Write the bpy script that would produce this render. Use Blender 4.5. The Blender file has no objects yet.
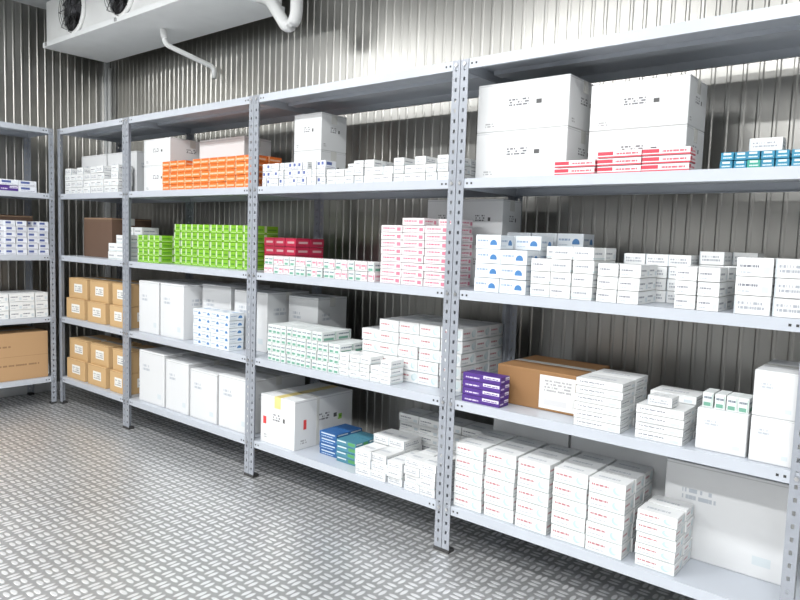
import bpy, math, random
from mathutils import Vector, Matrix
random.seed(7)
S=bpy.context.scene
S.view_settings.view_transform='Standard'
S.view_settings.look='None'
S.view_settings.exposure=0.0
COL=S.collection

# ---------------------------------------------------------------- node helpers
class NT:
    def __init__(s,name):
        s.m=bpy.data.materials.new(name); s.m.use_nodes=True
        s.t=s.m.node_tree; s.t.nodes.clear()
        s.out=s.t.nodes.new('ShaderNodeOutputMaterial'); s.b=s.t.nodes.new('ShaderNodeBsdfPrincipled')
        s.t.links.new(s.b.outputs[0],s.out.inputs[0])
    def n(s,ty,**k):
        x=s.t.nodes.new(ty)
        for a,b in k.items(): setattr(x,a,b)
        return x
    def put(s,sock,v):
        if isinstance(v,bpy.types.NodeSocket): s.t.links.new(v,sock)
        else: sock.default_value=v
    def M(s,op,a,b=0.0,c=None):
        x=s.n('ShaderNodeMath',operation=op); s.put(x.inputs[0],a); s.put(x.inputs[1],b)
        if c is not None: s.put(x.inputs[2],c)
        return x.outputs[0]
    def mix(s,f,a,b):
        x=s.n('ShaderNodeMix',data_type='RGBA'); s.put(x.inputs[0],f); s.put(x.inputs[6],a); s.put(x.inputs[7],b)
        return x.outputs[2]
    def noise(s,vec,scale,detail=2,rough=.5):
        x=s.n('ShaderNodeTexNoise'); x.inputs['Scale'].default_value=scale; x.inputs['Detail'].default_value=detail
        x.inputs['Roughness'].default_value=rough
        if vec is not None: s.put(x.inputs['Vector'],vec)
        return x.outputs[0]
    def comb(s,x,y,z=0.0):
        c=s.n('ShaderNodeCombineXYZ'); s.put(c.inputs[0],x); s.put(c.inputs[1],y); s.put(c.inputs[2],z); return c.outputs[0]
    def geo(s): return s.n('ShaderNodeNewGeometry').outputs['Position']
    def island(s): return s.n('ShaderNodeNewGeometry').outputs['Random Per Island']
    def sep(s,v):
        x=s.n('ShaderNodeSeparateXYZ'); s.put(x.inputs[0],v); return x.outputs
    def bump(s,h,st,d):
        x=s.n('ShaderNodeBump'); x.inputs['Strength'].default_value=st; x.inputs['Distance'].default_value=d; s.put(x.inputs['Height'],h)
        s.put(s.b.inputs['Normal'],x.outputs[0])
def c4(c): return (c[0],c[1],c[2],1)

def plain(name,col,rough=.5,metal=0.0,var=.06,scale=9,emit=None):
    t=NT(name); n=t.noise(t.geo(),scale,3)
    lo=tuple(max(0,v*(1-var)) for v in col); hi=tuple(min(1,v*(1+var)) for v in col)
    t.put(t.b.inputs['Base Color'],t.mix(n,c4(lo),c4(hi)))
    t.b.inputs['Roughness'].default_value=rough; t.b.inputs['Metallic'].default_value=metal
    return t.m

def label(name,base,rects,rough=.45,mottle=.09):
    """rects: (kind,u0,u1,v0,v1,color,lines) drawn on the side faces (u 0-1) and top faces (u 2-3) of every box"""
    t=NT(name); uv=t.n('ShaderNodeUVMap',uv_map='UVMap').outputs[0]
    u,v,_=t.sep(uv); isl=t.island()
    cur=t.mix(isl,c4([x*(1-mottle) for x in base]),c4([min(1,x*(1+mottle*.6)) for x in base]))
    for r in rects:
        kind,u0,u1,v0,v1,col=r[:6]; nl=r[6] if len(r)>6 else 3
        if kind=='dot':
            du=t.M('DIVIDE',t.M('SUBTRACT',u,(u0+u1)/2),(u1-u0)/2); dv=t.M('DIVIDE',t.M('SUBTRACT',v,(v0+v1)/2),(v1-v0)/2)
            m=t.M('LESS_THAN',t.M('ADD',t.M('MULTIPLY',du,du),t.M('MULTIPLY',dv,dv)),1.0)
        else:
            m=t.M('MULTIPLY',t.M('MULTIPLY',t.M('GREATER_THAN',u,u0),t.M('LESS_THAN',u,u1)),t.M('MULTIPLY',t.M('GREATER_THAN',v,v0),t.M('LESS_THAN',v,v1)))
            if kind=='text':
                l=t.M('MULTIPLY',t.M('DIVIDE',t.M('SUBTRACT',v,v0),v1-v0),float(nl))
                row=t.M('FLOOR',l); fr=t.M('FRACT',l)
                n=t.noise(t.comb(t.M('MULTIPLY',u,38.0),t.M('MULTIPLY',row,5.3),0.0),1.0,0)
                m=t.M('MULTIPLY',m,t.M('MULTIPLY',t.M('LESS_THAN',fr,.62),t.M('GREATER_THAN',n,.43)))
        cur=t.mix(m,cur,c4(col))
    t.put(t.b.inputs['Base Color'],cur); t.b.inputs['Roughness'].default_value=rough
    return t.m

W=(.68,.69,.685)
TOPT=('text',2.15,2.75,2.35,2.62,(.42,.44,.47),1)
m_white_carton=label('white_carton_board',(.67,.68,.68),[('text',.36,.58,.50,.66,(.14,.14,.15),3),('text',.66,.72,.50,.64,(.08,.08,.08),1),('rect',.0,1,.955,.967,(.46,.47,.48)),('text',.10,.2,.1,.2,(.35,.35,.35),2)],.6,.05)
m_white_carton2=label('white_carton_plain_board',(.62,.63,.635),[('text',.15,.44,.62,.76,(.38,.41,.45),2),('rect',.0,1,.965,.977,(.45,.46,.46)),('rect',.74,.88,.13,.22,(.52,.57,.59))],.6,.05)
m_brown=label('brown_cardboard',(.54,.355,.17),[('rect',.30,.75,.3,.72,(.72,.72,.68)),('text',.34,.71,.36,.66,(.3,.3,.3),3),('rect',0,1,.96,.975,(.3,.17,.07))],.75)
m_brown_big=label('brown_cardboard_printed',(.42,.26,.13),[('text',.1,.9,.3,.36,(.24,.14,.07),1),('text',.1,.6,.70,.76,(.24,.14,.07),1),('rect',0,1,.5,.51,(.3,.18,.09))],.75)
m_brown_dark=label('dark_cardboard',(.12,.07,.045),[('rect',0,1,.96,.98,(.3,.2,.12))],.7)
m_brown_lab=label('cardboard_with_shipping_label',(.27,.14,.055),[('rect',.56,1.0,.06,.9,(.66,.66,.64)),('text',.62,.95,.50,.82,(.35,.35,.35),4),('rect',.62,.9,.15,.3,(.55,.55,.55))],.7)
m_box_text=label('medicine_box_text',W,[('text',.08,.62,.48,.70,(.16,.17,.20),1),('text',.08,.45,.16,.32,(.38,.41,.44),1),('rect',.74,.92,.15,.50,(.50,.56,.59)),('rect',0,1,.90,.95,(.54,.57,.58)),TOPT])
m_box_small=label('medicine_box_fine_print',W,[('text',.10,.84,.28,.78,(.30,.32,.35),2),('rect',.0,.05,0,1,(.45,.49,.52)),TOPT])
m_box_pale=label('medicine_box_pale_stripe',W,[('rect',0,1,.08,.20,(.48,.55,.56)),('text',.1,.75,.45,.70,(.24,.26,.29),1),TOPT])
m_box_teal=label('medicine_box_teal_mark',W,[('dot',.66,.90,.20,.75,(.42,.54,.56)),('dot',.72,.96,.30,.85,(.56,.63,.64)),('text',.06,.54,.52,.74,(.42,.15,.17),1),('text',.06,.50,.20,.34,(.42,.43,.46),1),('rect',0,1,.0,.06,(.48,.53,.54)),TOPT])
m_box_bluedot=label('medicine_box_blue_mark',(.64,.68,.71),[('dot',.58,.86,.05,.66,(.05,.17,.38)),('rect',.5,.9,.0,.28,(.64,.68,.71)),('text',.06,.50,.52,.74,(.22,.30,.42),1),('text',.06,.4,.2,.32,(.42,.48,.54),1),('dot',2.5,2.85,2.2,2.8,(.2,.32,.5)),('rect',2.45,2.9,2.0,2.4,(.64,.68,.71))])
m_box_redstripe=label('medicine_box_red_stripe',(.68,.64,.64),[('rect',0,.36,.35,.85,(.56,.04,.07)),('rect',0,1,0,.2,(.55,.05,.08)),('text',.42,.92,.4,.8,(.52,.10,.13),1),('rect',2,3,2.0,2.25,(.6,.05,.08))])
m_box_turq=label('medicine_box_turquoise',(.02,.20,.32),[('rect',.2,.8,.66,.92,(.6,.66,.68)),('text',.15,.85,.25,.5,(.6,.66,.68),1)])
m_box_turq2=label('medicine_box_green_blue',(.03,.28,.22),[('rect',.2,.8,.66,.92,(.55,.66,.60)),('text',.15,.85,.25,.5,(.6,.66,.64),1)])
m_box_purple=label('medicine_box_purple',(.07,.025,.20),[('rect',.55,.98,.5,.92,(.62,.60,.68)),('text',.08,.45,.3,.6,(.62,.56,.7),1),('text',.58,.94,.58,.8,(.1,.05,.2),1)])
m_box_pink=label('medicine_box_pink_text',(.67,.63,.635),[('text',.08,.68,.46,.80,(.52,.12,.19),1),('rect',.76,.94,.2,.7,(.55,.18,.25)),('text',.1,.6,.12,.28,(.5,.27,.32),1)])
m_box_red=label('medicine_box_crimson',(.44,.02,.06),[('rect',.2,.85,.35,.6,(.58,.36,.36)),('rect',0,1,.9,.96,(.25,.01,.03))])
m_box_lime=label('medicine_box_lime',(.18,.41,.02),[('rect',0,.2,.25,1,(.50,.60,.40)),('text',.3,.9,.45,.75,(.06,.2,.02),1),('rect',.2,1,.1,.2,(.36,.55,.2))])
m_box_orange=label('medicine_box_orange',(.70,.16,.02),[('text',.1,.9,.30,.74,(.70,.50,.36),1),('rect',.0,.08,0,1,(.72,.42,.24)),('rect',.1,.95,.84,.92,(.5,.08,.01))])
m_box_greenmark=label('medicine_box_green_mark',(.63,.66,.65),[('rect',.12,.78,.08,.34,(.13,.31,.23)),('text',.1,.85,.58,.82,(.10,.13,.17),1),('rect',.84,.95,.1,.9,(.38,.48,.43))])
m_box_navy=label('medicine_box_navy_corner',(.64,.66,.70),[('rect',.12,.62,.42,.82,(.07,.10,.27)),('text',.1,.9,.12,.3,(.30,.30,.38),1)])
m_box_blue=label('medicine_box_blue',(.02,.10,.28),[('rect',.1,.9,.62,.84,(.5,.58,.64)),('text',.1,.8,.2,.4,(.5,.6,.7),1)])
m_box_seagreen=label('medicine_box_sea_green',(.06,.20,.27),[('rect',.6,.95,.3,.9,(.08,.28,.10)),('rect',.05,.5,.6,.85,(.55,.62,.64))])
m_tape=plain('packing_tape',(.57,.57,.54),.25)
m_tape_y=plain('yellow_tape',(.68,.56,.22),.3)
m_red_ink=plain('red_ink',(.6,.05,.05),.6)
m_rack=plain('rack_grey_enamel',(.29,.31,.345),.35,.15,.04)
m_shelf=plain('shelf_grey_enamel',(.45,.48,.525),.35,.08,.04)
m_bolt=plain('zinc_bolt',(.5,.5,.5),.35,.9)
m_foot=plain('black_plastic',(.03,.03,.03),.5)
m_coolerw=plain('cooler_white_enamel',(.90,.91,.90),.35)
m_cooler2=plain('cooler_tray_white',(.90,.92,.92),.4)
m_dark=plain('fan_opening_shade',(.012,.012,.014),.45)
m_blade=plain('fan_blade_grey',(.10,.10,.11),.4,.5)
m_wire=plain('fan_guard_wire',(.05,.05,.05),.4,.6)
m_pvc=plain('pvc_pipe',(.80,.81,.80),.4)
m_trim=plain('corner_trim_aluminium',(.60,.62,.63),.35,.6)
m_ceil=plain('ceiling_panel',(.56,.58,.59),.4,.1)

def steel(name,base,rough,var=.13):
    t=NT(name); g=t.geo(); x,y,z=t.sep(g)
    n1=t.noise(t.comb(t.M('MULTIPLY',x,2.0),t.M('MULTIPLY',y,2.0),t.M('MULTIPLY',z,.6)),1.0,3,.5)
    n2=t.noise(t.comb(t.M('MULTIPLY',x,18.0),t.M('MULTIPLY',y,18.0),t.M('MULTIPLY',z,.15)),1.0,2,.5)
    k=t.M('ADD',t.M('MULTIPLY',n1,.35),t.M('MULTIPLY',n2,.65))
    t.put(t.b.inputs['Base Color'],t.mix(k,c4([v*(1-var) for v in base]),c4([min(1,v*(1+var)) for v in base])))
    t.put(t.b.inputs['Roughness'],t.M('ADD',t.M('MULTIPLY',n1,.14),rough-.07)); t.b.inputs['Metallic'].default_value=1
    return t.m
m_steel=steel('corrugated_stainless_steel',(.355,.35,.33),.33)
m_wall_plain=steel('galvanised_panel',(.50,.50,.50),.45)

def tread():
    t=NT('tread_plate_aluminium'); g=t.geo(); x,y,z=t.sep(g)
    P=.056
    xs=t.M('DIVIDE',x,P); ys=t.M('DIVIDE',y,P)
    par=t.M('FLOORED_MODULO',t.M('ADD',t.M('FLOOR',xs),t.M('FLOOR',ys)),2.0)
    fx=t.M('SUBTRACT',t.M('FRACT',xs),.5); fy=t.M('SUBTRACT',t.M('FRACT',ys),.5)
    inv=t.M('SUBTRACT',1.0,par)
    u=t.M('ADD',t.M('MULTIPLY',fx,par),t.M('MULTIPLY',fy,inv)); v=t.M('ADD',t.M('MULTIPLY',fy,par),t.M('MULTIPLY',fx,inv))
    k=2.0
    vf=t.M('SUBTRACT',t.M('FRACT',t.M('ADD',t.M('MULTIPLY',t.M('DIVIDE',v,.84),k),k*.5)),.5)
    inb=t.M('LESS_THAN',t.M('ABSOLUTE',v),.42)
    e=t.M('ADD',t.M('POWER',t.M('ABSOLUTE',t.M('DIVIDE',u,.46)),2.0),t.M('POWER',t.M('ABSOLUTE',t.M('DIVIDE',vf,.43)),2.0))
    h=t.M('MULTIPLY',t.M('MAXIMUM',t.M('SUBTRACT',1.0,e),0.0),inb)
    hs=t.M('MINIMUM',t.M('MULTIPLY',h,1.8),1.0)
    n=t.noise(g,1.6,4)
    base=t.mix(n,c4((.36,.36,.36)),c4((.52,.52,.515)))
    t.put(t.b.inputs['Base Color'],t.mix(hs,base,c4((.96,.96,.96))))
    t.put(t.b.inputs['Roughness'],t.M('SUBTRACT',t.M('ADD',.30,t.M('MULTIPLY',n,.14)),t.M('MULTIPLY',hs,.05)))
    t.b.inputs['Metallic'].default_value=.74
    t.bump(hs,.6,.0019)
    return t.m
m_floor=tread()

# ---------------------------------------------------------------- mesh builder
class MB:
    def __init__(s): s.v=[];s.f=[];s.uv=[];s.mi=[];s.mats=[];s.sm=[]
    def mat(s,m):
        if m not in s.mats: s.mats.append(m)
        return s.mats.index(m)
    def box(s,x0,x1,y0,y1,z0,z1,m,rot=0.0,top=None):
        cx,cy=(x0+x1)/2,(y0+y1)/2; c,sn=math.cos(rot),math.sin(rot)
        b=len(s.v)
        for z in (z0,z1):
            for x,y in ((x0,y0),(x1,y0),(x1,y1),(x0,y1)):
                dx,dy=x-cx,y-cy; s.v.append((cx+dx*c-dy*sn,cy+dx*sn+dy*c,z))
        i=s.mat(m)
        for q in ((0,1,5,4),(1,2,6,5),(2,3,7,6),(3,0,4,7)):
            s.f.append([b+k for k in q]); s.uv.append([(0,0),(1,0),(1,1),(0,1)]); s.mi.append(i); s.sm.append(False)
        for q in ((4,5,6,7),(3,2,1,0)):
            s.f.append([b+k for k in q]); s.uv.append([(2,2),(3,2),(3,3),(2,3)]); s.mi.append(i if top is None else s.mat(top)); s.sm.append(False)
    def poly(s,pts,m,smooth=False):
        b=len(s.v); s.v+=pts; s.f.append(list(range(b,b+len(pts)))); s.uv.append([(2,2)]*len(pts)); s.mi.append(s.mat(m)); s.sm.append(smooth)
    def tube(s,path,r,m,seg=12,caps=True):
        i=s.mat(m); rings=[]; path=[Vector(p) for p in path]
        for k,p in enumerate(path):
            d=(path[min(k+1,len(path)-1)]-path[max(k-1,0)]).normalized()
            a=d.cross(Vector((0,1,.01)))
            if a.length<.05: a=d.cross(Vector((0,0,1)))
            a.normalize(); bb=d.cross(a); b=len(s.v)
            for j in range(seg):
                t=2*math.pi*j/seg; s.v.append(tuple(p+a*(r*math.cos(t))+bb*(r*math.sin(t))))
            rings.append(b)
        for k in range(len(rings)-1):
            for j in range(seg):
                s.f.append([rings[k]+j,rings[k]+(j+1)%seg,rings[k+1]+(j+1)%seg,rings[k+1]+j]); s.uv.append([(2,2)]*4); s.mi.append(i); s.sm.append(True)
        if caps:
            for b in (rings[0],rings[-1]):
                s.f.append([b+j for j in range(seg)]); s.uv.append([(2,2)]*seg); s.mi.append(i); s.sm.append(False)
    def ring(s,c,R,r,m,seg=32,rs=6):   # torus in XZ plane
        i=s.mat(m); b=len(s.v)
        for a in range(seg):
            A=2*math.pi*a/seg
            for k in range(rs):
                B=2*math.pi*k/rs; rr=R+r*math.cos(B); s.v.append((c[0]+rr*math.cos(A),c[1]+r*math.sin(B),c[2]+rr*math.sin(A)))
        for a in range(seg):
            for k in range(rs):
                s.f.append([b+a*rs+k,b+a*rs+(k+1)%rs,b+((a+1)%seg)*rs+(k+1)%rs,b+((a+1)%seg)*rs+k]); s.uv.append([(2,2)]*4); s.mi.append(i); s.sm.append(True)
    def make(s,name,bevel=0,parent=None,mat=None):
        me=bpy.data.meshes.new(name); me.from_pydata(s.v,[],s.f)
        for m in s.mats: me.materials.append(m)
        ul=me.uv_layers.new(name='UVMap')
        for p in me.polygons:
            p.material_index=s.mi[p.index]; p.use_smooth=s.sm[p.index]
            for l,c in zip(p.loop_indices,s.uv[p.index]): ul.data[l].uv=c
        o=bpy.data.objects.new(name,me); COL.objects.link(o)
        if bevel:
            b=o.modifiers.new('bevel','BEVEL'); b.width=bevel; b.segments=2; b.limit_method='ANGLE'
        if parent: o.parent=parent
        if mat is not None: o.matrix_world=mat
        return o
def bend(pts,r=.05,n=5):
    pts=[Vector(p) for p in pts]; out=[pts[0]]
    for k in range(1,len(pts)-1):
        a=(pts[k-1]-pts[k]).normalized(); b=(pts[k+1]-pts[k]).normalized()
        p0=pts[k]+a*r; p1=pts[k]+b*r
        for j in range(n+1):
            t=j/n; out.append(p0*(1-t)**2+pts[k]*2*t*(1-t)+p1*t*t)
    out.append(pts[-1]); return out

# ---------------------------------------------------------------- room
XL,XR,YF,YB,ZC=-3.95,3.3,-3.8,.62,2.95
def corrugated(name,p0,p1,inward):
    L=(Vector(p1)-Vector(p0)).length; d=(Vector(p1)-Vector(p0)).normalized(); n=Vector(inward)
    prof=[(0,0),(.038,0),(.043,.003),(.052,.003)]; pitch=.057; pts=[]
    k=0
    while k*pitch<L:
        for a,h in prof:
            if k*pitch+a<L: pts.append((k*pitch+a,h+random.uniform(0,.0004)))
        k+=1
    pts.append((L,0))
    b=MB()
    for (a,h),(a2,h2) in zip(pts[:-1],pts[1:]):
        q0=Vector(p0)+d*a+n*h; q1=Vector(p0)+d*a2+n*h2
        b.poly([(q0.x,q0.y,0),(q1.x,q1.y,0),(q1.x,q1.y,ZC),(q0.x,q0.y,ZC)],m_steel)
    q=[Vector(p0)-n*.002,Vector(p1)-n*.002,Vector(p1)-n*.08,Vector(p0)-n*.08]
    b.poly([(v.x,v.y,0) for v in q[::-1]],m_wall_plain); b.poly([(v.x,v.y,ZC) for v in q],m_wall_plain)
    b.poly([(q[2].x,q[2].y,0),(q[3].x,q[3].y,0),(q[3].x,q[3].y,ZC),(q[2].x,q[2].y,ZC)],m_wall_plain)
    return b.make(name)
corrugated('wall_back',(XL,YB,0),(XR,YB,0),(0,-1,0))
corrugated('wall_left',(XL,YF,0),(XL,YB,0),(1,0,0))
b=MB(); b.box(XR,XR+.08,YF,YB,0,ZC,m_wall_plain); b.make('wall_right')
b=MB(); b.box(XL,XR,YF-.08,YF,0,ZC,m_wall_plain); b.make('wall_front')
b=MB(); b.box(XL-.1,XR+.1,YF-.1,YB+.1,-.06,0,m_floor); b.make('floor')
b=MB(); b.box(XL-.1,XR+.1,YF-.1,YB+.1,ZC,ZC+.06,m_ceil); b.make('ceiling')
b=MB(); b.box(XL+.008,XL+.045,YB-.045,YB-.008,0,ZC,m_trim); b.make('trim_1',.003)
b=MB(); b.box(XL+.05,XR,YB-.03,YB-.008,0,.07,m_trim); b.make('baseboard_back',.003)
b=MB(); b.box(XL+.008,XL+.03,YF,YB-.05,0,.07,m_trim); b.make('baseboard_left',.003)

# ---------------------------------------------------------------- racks
LV=[2.0,1.5385,1.097,.6476,.2031]
def rack(origin,rot,width,D,name='storage_rack',skip=()):
    e=bpy.data.objects.new(name,None); COL.objects.link(e); e.location=origin; e.rotation_euler=(0,0,rot)
    pw=.036; th=.0025; H=2.0; pitch=.04; hw=.009; hh=.014
    b=MB()
    def flange(x0,x1,y0,y1):
        alongx=(x1-x0)>(y1-y0)
        a0,a1=(x0,x1) if alongx else (y0,y1); mid=(a0+a1)/2
        def bx(p,q,z0,z1):
            if alongx: b.box(p,q,y0,y1,z0,z1,m_rack)
            else: b.box(x0,x1,p,q,z0,z1,m_rack)
        bx(a0,mid-hw/2,.012,H); bx(mid+hw/2,a1,.012,H)
        z=.012
        while z<H:
            z1=min(z+pitch-hh,H); bx(mid-hw/2,mid+hw/2,z,z1); z+=pitch
    g=.0015
    for sx in (0,1):
        for sy in (0,1):
            X0=g if sx==0 else width-g-pw; xs=g if sx==0 else width-g-th
            Yf=0 if sy==0 else D-th; Y0=th if sy==0 else D-pw
            flange(X0,X0+pw,Yf,Yf+th)
            flange(xs,xs+th,Y0,Y0+pw-th)
            yy=-.002 if sy==0 else D-pw-.002
            b.box(X0-.001,X0+pw+.001,yy,yy+pw+.004,0,.014,m_foot)
    b.make('uprights',parent=e)
    for i,z in enumerate(LV):
        s=MB(); lip=.036; x0=g+th+.001; x1=width-g-th-.001; y0=th+.001; y1=D-th-.001
        s.box(x0,x1,y0,y1,z-.003,z,m_shelf)
        s.box(x0,x1,y0,y0+.0025,z-lip,z-.003,m_shelf)
        s.box(x0,x1,y1-.0025,y1,z-lip,z-.003,m_shelf)
        s.box(x0,x0+.0025,y0,y1,z-lip,z-.003,m_shelf); s.box(x1-.0025,x1,y0,y1,z-lip,z-.003,m_shelf)
        s.box(x0,x1,y0,y0+.015,z-lip-.0015,z-lip,m_shelf); s.box(x0,x1,y1-.015,y1,z-lip-.0015,z-lip,m_shelf)
        s.box(x0+.02,x1-.02,D/2-.03,D/2+.03,z-.02,z-.003,m_shelf)
        for X in (g+pw/2,width-g-pw/2):
            for Y in (-.004,D): s.tube([(X,Y,z-.018),(X,Y+.005,z-.018)],.007,m_bolt,6)
        for X in (x0+pw+.01,x0+pw+.03,x1-pw-.01,x1-pw-.03):    # dark tabs coloured for the shade of punched slots at the lip ends
            s.box(X-.004,X+.004,y0-.0006,y0+.001,z-.023,z-.015,m_foot)
        s.make('shelf_%d'%(i+1),parent=e)
    return e
WB=1.273; D=.475
rack((0,0,0),0,WB,D)
rack((-WB,0,0),0,WB,D)
rack((-2*WB,0,0),0,WB,D)
rack((-3.49,0,0),0,3.49-2*WB,D)
rack((-3.50,-1.30,0),math.pi/2,1.28,.42)

# ---------------------------------------------------------------- goods
E=.0006
def stack(name,x0,y0,z,bw,bd,bh,nx,ny,nz,mats,gap=.0032,jit=.0032,heights=None,T=None):
    """grid of small boxes; heights: list of nz per column (nx*ny, front row first)"""
    b=MB()
    if not isinstance(mats,(list,tuple)): mats=[mats]
    for j in range(ny):
        for i in range(nx):
            h=nz if heights is None else heights[(j*nx+i)%len(heights)]
            jx=random.uniform(-jit,jit); jy=random.uniform(-jit,jit)
            for k in range(h):
                X=x0+i*(bw+gap)+jx+random.uniform(-jit,jit)*.6; Y=y0+j*(bd+gap)+jy+random.uniform(-jit,jit)*.9
                b.box(X,X+bw,Y,Y+bd,z+E+k*bh,z+E+(k+1)*bh-.0018,random.choice(mats),random.uniform(-1,1)*jit*5)
    return b.make(name,.0008,mat=T)
def carton(name,x0,x1,y0,y1,z,h,m,T=None,tape=m_tape,rot=0.0):
    b=MB(); b.box(x0,x1,y0,y1,z+E,z+h,m,rot)
    if tape and not rot:
        cy=(y0+y1)/2
        b.box(x0-.0006,x1+.0006,cy-.022,cy+.022,z+h-.05,z+h+.0006,tape)
    return b.make(name,.003,mat=T)
L2,L3,L4,L5=LV[1:]
# ---- bay A (X 0..1.27)
for k in range(2):
    carton('white_carton',.03,.425,.09,.36,L2+k*.187,.187,m_white_carton)
for k in range(2):
    carton('white_carton',.49,.835,.13,.33,L2+k*.165,.165,m_white_carton)
stack('red_striped_medicine_boxes',.42,.02,L2,.152,.06,.026,3,1,3,m_box_redstripe,heights=[2,3,3])
stack('turquoise_medicine_boxes',.97,.03,L2,.036,.07,.026,6,2,2,[m_box_turq,m_box_turq,m_box_turq2])
stack('small_medicine_box',1.045,.04,L2+.052,.09,.05,.04,1,1,1,m_box_small)
stack('blue_marked_medicine_boxes',.095,.02,L3,.112,.10,.056,2,2,4,m_box_bluedot,heights=[4,3,4,4])
stack('blue_marked_medicine_boxes',.095,.26,L3,.112,.10,.060,3,1,4,m_box_bluedot)
stack('white_medicine_boxes',.345,.02,L3,.078,.10,.047,3,2,4,[m_box_text,m_box_pale],heights=[3,4,4,4,4,4])
stack('white_medicine_boxes',.60,.02,L3,.072,.09,.045,2,2,3,m_box_text,heights=[3,3,3,3])
stack('white_medicine_boxes',.615,.22,L3,.078,.1,.043,3,2,4,m_box_small)
stack('white_medicine_boxes',.865,.02,L3,.064,.1,.046,2,2,3,m_box_text,heights=[3,3,3,3])
stack('white_medicine_boxes',.87,.25,L3,.08,.1,.047,2,2,4,m_box_small,heights=[4,3,4,4])
stack('white_medicine_boxes',1.045,.02,L3,.100,.11,.058,2,3,3,[m_box_text,m_box_small],heights=[3,3,3,3])
for X0,X1 in ((-.34,-.165),(-.155,.06)):
    for k in range(2): carton('white_carton',X0,X1,.27,.43,L3+k*.19,.19,m_white_carton)
stack('purple_medicine_boxes',.06,.02,L4,.175,.07,.03,1,1,4,m_box_purple,jit=.001)
carton('labelled_cardboard_carton',.16,.50,.12,.44,L4,.155,m_brown_lab)
stack('printed_medicine_boxes',.545,.02,L4,.17,.12,.029,1,2,6,m_box_text,heights=[6,6])
stack('printed_medicine_boxes',.765,.02,L4,.155,.12,.029,1,2,5,m_box_text,heights=[4,5])
stack('small_medicine_box',.80,.03,L4+.117,.08,.07,.034,1,1,1,m_box_small)
carton('white_carton',.955,1.105,.04,.24,L4,.135,m_white_carton2,tape=None)
stack('green_marked_medicine_boxes',.965,.06,L4+.135,.032,.08,.05,4,1,1,m_box_greenmark)
for k in range(2):
    carton('white_carton',1.115,1.235,.03,.30,L4+k*.142,.142,m_white_carton2)
for i,(X,n) in enumerate([(.04,5),(.185,5),(.33,5),(.475,5),(.62,5)]):
    stack('white_medicine_boxes',X,.02,L5,.132,.085,.054,1,3,n,[m_box_teal],jit=.003)
stack('white_medicine_boxes',.79,.03,L5,.132,.085,.04,1,2,5,m_box_teal)
carton('white_carton',.045,.40,.30,.465,L5,.36,m_white_carton2)
carton('white_carton',.41,.80,.30,.465,L5,.35,m_white_carton2)
carton('white_carton',.82,1.22,.21,.465,L5,.34,m_white_carton2)
# ---- bay B (X -1.273..0)
for k in range(2):
    carton('white_carton',-1.12,-.92,.14,.32,L2+k*.185,.185,m_white_carton)
stack('navy_cornered_medicine_boxes',-1.22,.02,L2,.03,.07,.038,14,1,3,[m_box_navy,m_box_small],heights=[3]*8+[3,3,2,3,3,3])
stack('printed_medicine_boxes',-.75,.02,L2,.055,.08,.034,12,3,3,[m_box_small,m_box_text,m_box_pale],heights=[2,2,2,3,3,2,2,3,2,3,2,3, 2,3,3,3,3,2,3,3,3,3,3,3])
stack('crimson_medicine_boxes',-1.37,.16,L3,.082,.1,.046,3,2,4,m_box_red,heights=[4,4,4,4])
stack('green_marked_medicine_boxes',-1.2,.02,L3,.037,.09,.045,19,1,2,[m_box_greenmark,m_box_pink])
stack('pink_printed_medicine_boxes',-.41,.03,L3,.118,.09,.032,3,2,8,m_box_pink,heights=[8,9,8,8,9,9])
carton('white_carton',-1.25,-1.02,.24,.46,L4,.32,m_white_carton2)
stack('green_marked_medicine_boxes',-1.16,.02,L4,.034,.10,.047,14,2,4,m_box_greenmark,heights=[4]*11+[3,3,3])
stack('white_medicine_boxes',-.635,.02,L4,.060,.09,.036,5,1,3,m_box_pale,heights=[3,3,3,2,3])
stack('white_medicine_boxes',-.60,.13,L4,.112,.11,.055,5,3,5,m_box_teal,heights=[4,5,5,5,5])
b=MB(); x0,x1,y0,y1,h=-1.215,-.95,.03,.45,.255
b.box(x0,x1,y0,y1,L5+E,L5+h,m_white_carton)
b.box((x0+x1)/2-.025,(x0+x1)/2+.025,y0-.0008,y1,L5+h-.06,L5+h+.0008,m_tape_y)
b.box(x0-.0006,x1+.0008,.18,.2,L5+.001,L5+h+.0008,m_tape); b.box(x1,x1+.001,.09,.11,L5+.1,L5+.15,m_red_ink); b.box(x1,x1+.001,.34,.37,L5+.11,L5+.14,m_box_lime)
b.box(x0+.02,x0+.045,y0-.001,y0,L5+.10,L5+.14,m_red_ink)
b.make('taped_white_carton',.004)
stack('blue_medicine_boxes',-.84,.10,L5,.12,.09,.03,1,2,4,m_box_blue)
stack('sea_green_medicine_boxes',-.70,.08,L5,.13,.09,.028,1,2,4,m_box_seagreen)
stack('white_medicine_boxes',-.52,.02,L5,.095,.13,.04,2,2,4,[m_box_small],heights=[3,3,4,4],jit=.006)
stack('white_medicine_boxes',-.32,.02,L5,.085,.1,.036,3,2,4,[m_box_small,m_box_pale],heights=[3,4,4,3,4,4],jit=.006)
stack('printed_medicine_boxes',-.50,.31,L5,.12,.13,.04,4,1,6,m_box_text)
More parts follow.
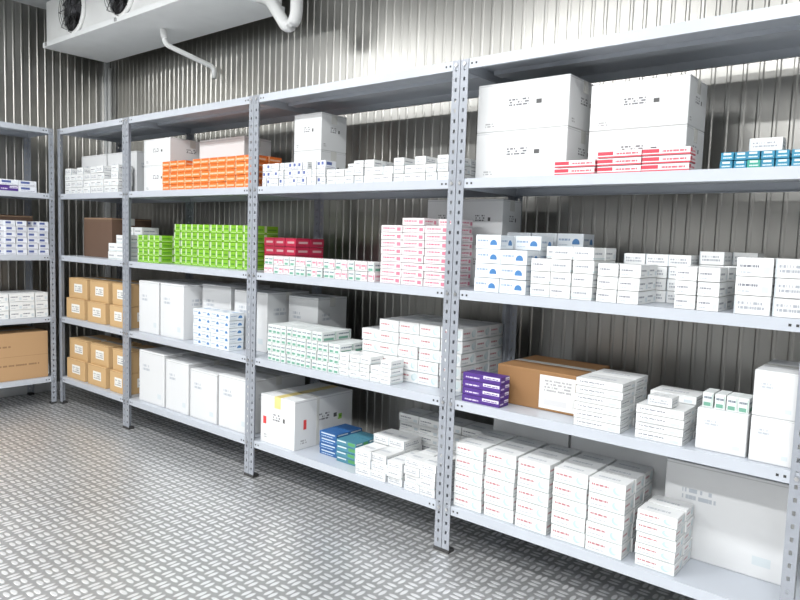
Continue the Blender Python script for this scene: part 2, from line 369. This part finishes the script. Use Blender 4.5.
# ---- bay C (X -2.546..-1.273)
for k in range(2):
    carton('white_carton',-2.50,-2.20,.10,.42,L2+k*.165,.165,m_white_carton)
carton('white_carton',-2.10,-1.66,.24,.44,L2,.32,m_white_carton)
stack('orange_medicine_boxes',-2.15,.02,L2,.075,.09,.034,11,2,5,m_box_orange,heights=[5,5,5,4,5,5,5,5,5,5,5])
stack('lime_medicine_boxes',-2.44,.02,L3,.06,.09,.043,4,2,4,m_box_lime)
stack('lime_medicine_boxes',-2.15,.10,L3,.058,.1,.049,12,2,5,m_box_lime)
for X0,X1 in ((-2.47,-2.24),(-2.22,-1.97)):
    carton('white_carton',X0,X1,.05,.44,L4,.33,m_white_carton2)
stack('blue_marked_medicine_boxes',-1.83,.02,L4,.085,.1,.042,4,1,5,m_box_bluedot)
carton('white_carton',-1.94,-1.66,.16,.45,L4,.34,m_white_carton2)
carton('white_carton',-1.60,-1.31,.14,.45,L4,.33,m_white_carton2)
for X0,X1,h in ((-2.45,-2.16,.33),(-2.14,-1.90,.31),(-1.88,-1.62,.29),(-1.60,-1.32,.30)):
    carton('white_carton',X0,X1,.04,.44,L5,h,m_white_carton2)
# ---- bay D (X -3.49..-2.546)
for X0,X1 in ((-3.42,-3.06),(-3.04,-2.66)):
    carton('white_carton',X0,X1,.14,.36,L2,.28,m_white_carton2)
stack('printed_medicine_boxes',-3.42,.02,L2,.09,.1,.045,8,1,3,[m_box_text,m_box_small],heights=[4,3,4,3,4,4,2,4])
carton('dark_brown_carton',-3.35,-2.95,.12,.42,L3,.28,m_brown_dark)
stack('white_medicine_boxes',-2.80,.02,L3,.1,.12,.055,2,2,4,m_box_pale,heights=[2,3,4,4])
for lev in (L4,L5):
    for X0,X1 in ((-3.44,-3.17),(-3.12,-2.87),(-2.81,-2.60)):
        for k in range(2):
            carton('brown_carton',X0,X1,.03+.02*k,.30,lev+k*.145,.145,m_brown)
# ---- left rack (front face at X=-3.5, facing +X)
T=Matrix.Translation((-3.50,-1.30,0))@Matrix.Rotation(math.pi/2,4,'Z')
stack('violet_medicine_boxes',.93,.03,L2,.12,.07,.04,2,1,2,[m_box_navy,m_box_purple],T=T)
stack('navy_cornered_medicine_boxes',.66,.02,L3,.07,.09,.04,8,2,5,m_box_navy,heights=[6,5,6,6,6,6,5,6],T=T)
carton('dark_brown_carton',.35,1.22,.22,.40,L3,.28,m_brown_dark,T=T)
stack('white_medicine_boxes',.62,.02,L4,.085,.12,.06,7,2,3,m_box_text,T=T)
stack('white_medicine_boxes',.06,.02,L4,.09,.12,.06,5,2,3,m_box_pale,T=T)
carton('printed_brown_carton',.60,1.235,.03,.40,L5,.34,m_brown_big,T=T)
carton('printed_brown_carton',.06,.56,.03,.40,L5,.28,m_brown_big,T=T)

# ---------------------------------------------------------------- unit cooler
e=bpy.data.objects.new('unit_cooler',None); COL.objects.link(e)
ax0,ax1,ay0,ay1,az0,az1=-3.70,-1.62,.0,.475,2.60,2.93
b=MB(); b.box(ax0,ax1,ay0+.02,ay1,az0+.03,az1,m_coolerw); b.make('casing',.012,e)
b=MB(); b.box(ax0-.01,ax1+.01,ay0,ay1+.01,az0,az0+.035,m_cooler2)
for X in (ax0+.05,(ax0+ax1)/2,ax1-.05): b.box(X-.012,X+.012,ay0-.006,ay0,az0+.005,az0+.03,m_bolt)
b.make('drip_tray',.006,e)
b=MB()
for fx in (-3.25,-2.62,-2.0):
    c=(fx,ay0+.012,2.785); R=.145
    seg=36
    b.poly([(c[0]+R*math.cos(2*math.pi*k/seg),c[1]+.004,c[2]+R*math.sin(2*math.pi*k/seg)) for k in range(seg)],m_dark)  # flat disc coloured dark for the shade inside the fan opening
    b.ring((c[0],c[1]-.004,c[2]),R+.008,.014,m_coolerw)
    for q in range(5):
        A=2*math.pi*q/5; pts=[]
        for rr,da,dy in ((.03,-.25,.0),(.13,-.38,.0),(.135,.25,-.018),(.03,.35,-.012)):
            pts.append((c[0]+rr*math.cos(A+da),c[1]-.003+dy,c[2]+rr*math.sin(A+da)))
        b.poly(pts,m_blade)
    b.tube([(c[0],c[1],c[2]),(c[0],c[1]-.03,c[2])],.035,m_blade,16)
    for rr in (.035,.06,.085,.11,.135): b.ring((c[0],c[1]-.04,c[2]),rr,.0018,m_wire,32,4)
    for q in range(8):
        A=math.pi*q/4; b.tube([(c[0]+.03*math.cos(A),c[1]-.04,c[2]+.03*math.sin(A)),(c[0]+.15*math.cos(A),c[1]-.036,c[2]+.15*math.sin(A)),(c[0]+.155*math.cos(A),c[1],c[2]+.155*math.sin(A))],.0025,m_wire,5)
b.make('fans',0,e)
b=MB(); b.tube(bend([(ax1-.05,.28,2.66),(-1.50,.28,2.60),(-1.37,.30,2.42),(-1.30,.30,2.46),(-1.30,.30,2.95)],.05),.034,m_pvc,16)
b.make('insulated_pipe',0,e)
b=MB(); b.tube(bend([(-2.52,.24,2.61),(-2.50,.25,2.5),(-2.38,.54,2.40),(-2.38,.54,2.33)],.03),.016,m_pvc,12)
b.tube([(-2.515,.243,2.59),(-2.505,.247,2.54)],.022,m_pvc,12)
b.make('drain_pipe',0,e)
b=MB(); 
for X in (ax0+.15,ax1-.15):
    for Y in (.08,.4): b.box(X-.015,X+.015,Y-.015,Y+.015,az1-.01,ZC,m_bolt)
b.make('hangers',0,e)
b=MB(); b.tube([(XL+.08,YB-.03,1.9),(XL+.08,YB-.03,2.6)],.014,m_pvc,10); b.make('conduit')

# ---------------------------------------------------------------- lights
m_em=NT('led_diffuser'); m_em.b.inputs['Emission Color'].default_value=(1,.99,.96,1); m_em.b.inputs['Emission Strength'].default_value=6; m_em=m_em.m
def lamp(x,y,power,sx=1.3,sy=.22,rot=0):
    b=MB(); hx,hy=(sx/2,sy/2)
    b.box(x-hx-.02,x+hx+.02,y-hy-.02,y+hy+.02,ZC-.05,ZC-.001,m_coolerw); b.box(x-hx,x+hx,y-hy,y+hy,ZC-.058,ZC-.05,m_em)
    b.make('ceiling_light',.004)
    l=bpy.data.lights.new('ceiling_light_lamp','AREA'); l.shape='RECTANGLE'; l.size=sx; l.size_y=sy; l.energy=power; l.color=(.98,.99,1)
    o=bpy.data.objects.new('ceiling_light_lamp',l); COL.objects.link(o); o.location=(x,y,ZC-.065)
for x,p in ((-2.6,56),(-.6,46),(1.4,40)): lamp(x,-1.6,p)
for x in (-1.6,.6,2.4): lamp(x,-3.0,60)  # rear row out of view, added as soft frontal fill
w=bpy.data.worlds.new('world'); S.world=w; w.use_nodes=True; w.node_tree.nodes['Background'].inputs[0].default_value=(.9,.95,1,1); w.node_tree.nodes['Background'].inputs[1].default_value=.3

# ---------------------------------------------------------------- camera
cam=bpy.data.cameras.new('camera'); co=bpy.data.objects.new('camera',cam); COL.objects.link(co)
yaw,pitch,roll=-.6835,-.0876,-.0336
F=Vector((math.sin(yaw)*math.cos(pitch),math.cos(yaw)*math.cos(pitch),math.sin(pitch)))
r=Vector((math.cos(yaw),-math.sin(yaw),0)); d=F.cross(r)
r2=r*math.cos(roll)+d*math.sin(roll); d2=-r*math.sin(roll)+d*math.cos(roll)
M=Matrix.Identity(4)
for i in range(3): M[i][0]=r2[i]; M[i][1]=-d2[i]; M[i][2]=-F[i]
M.translation=Vector((1.5544,-2.2358,1.2853))
co.matrix_world=M
cam.sensor_width=36; cam.lens=36*674.2/800; cam.clip_start=.02
S.camera=co
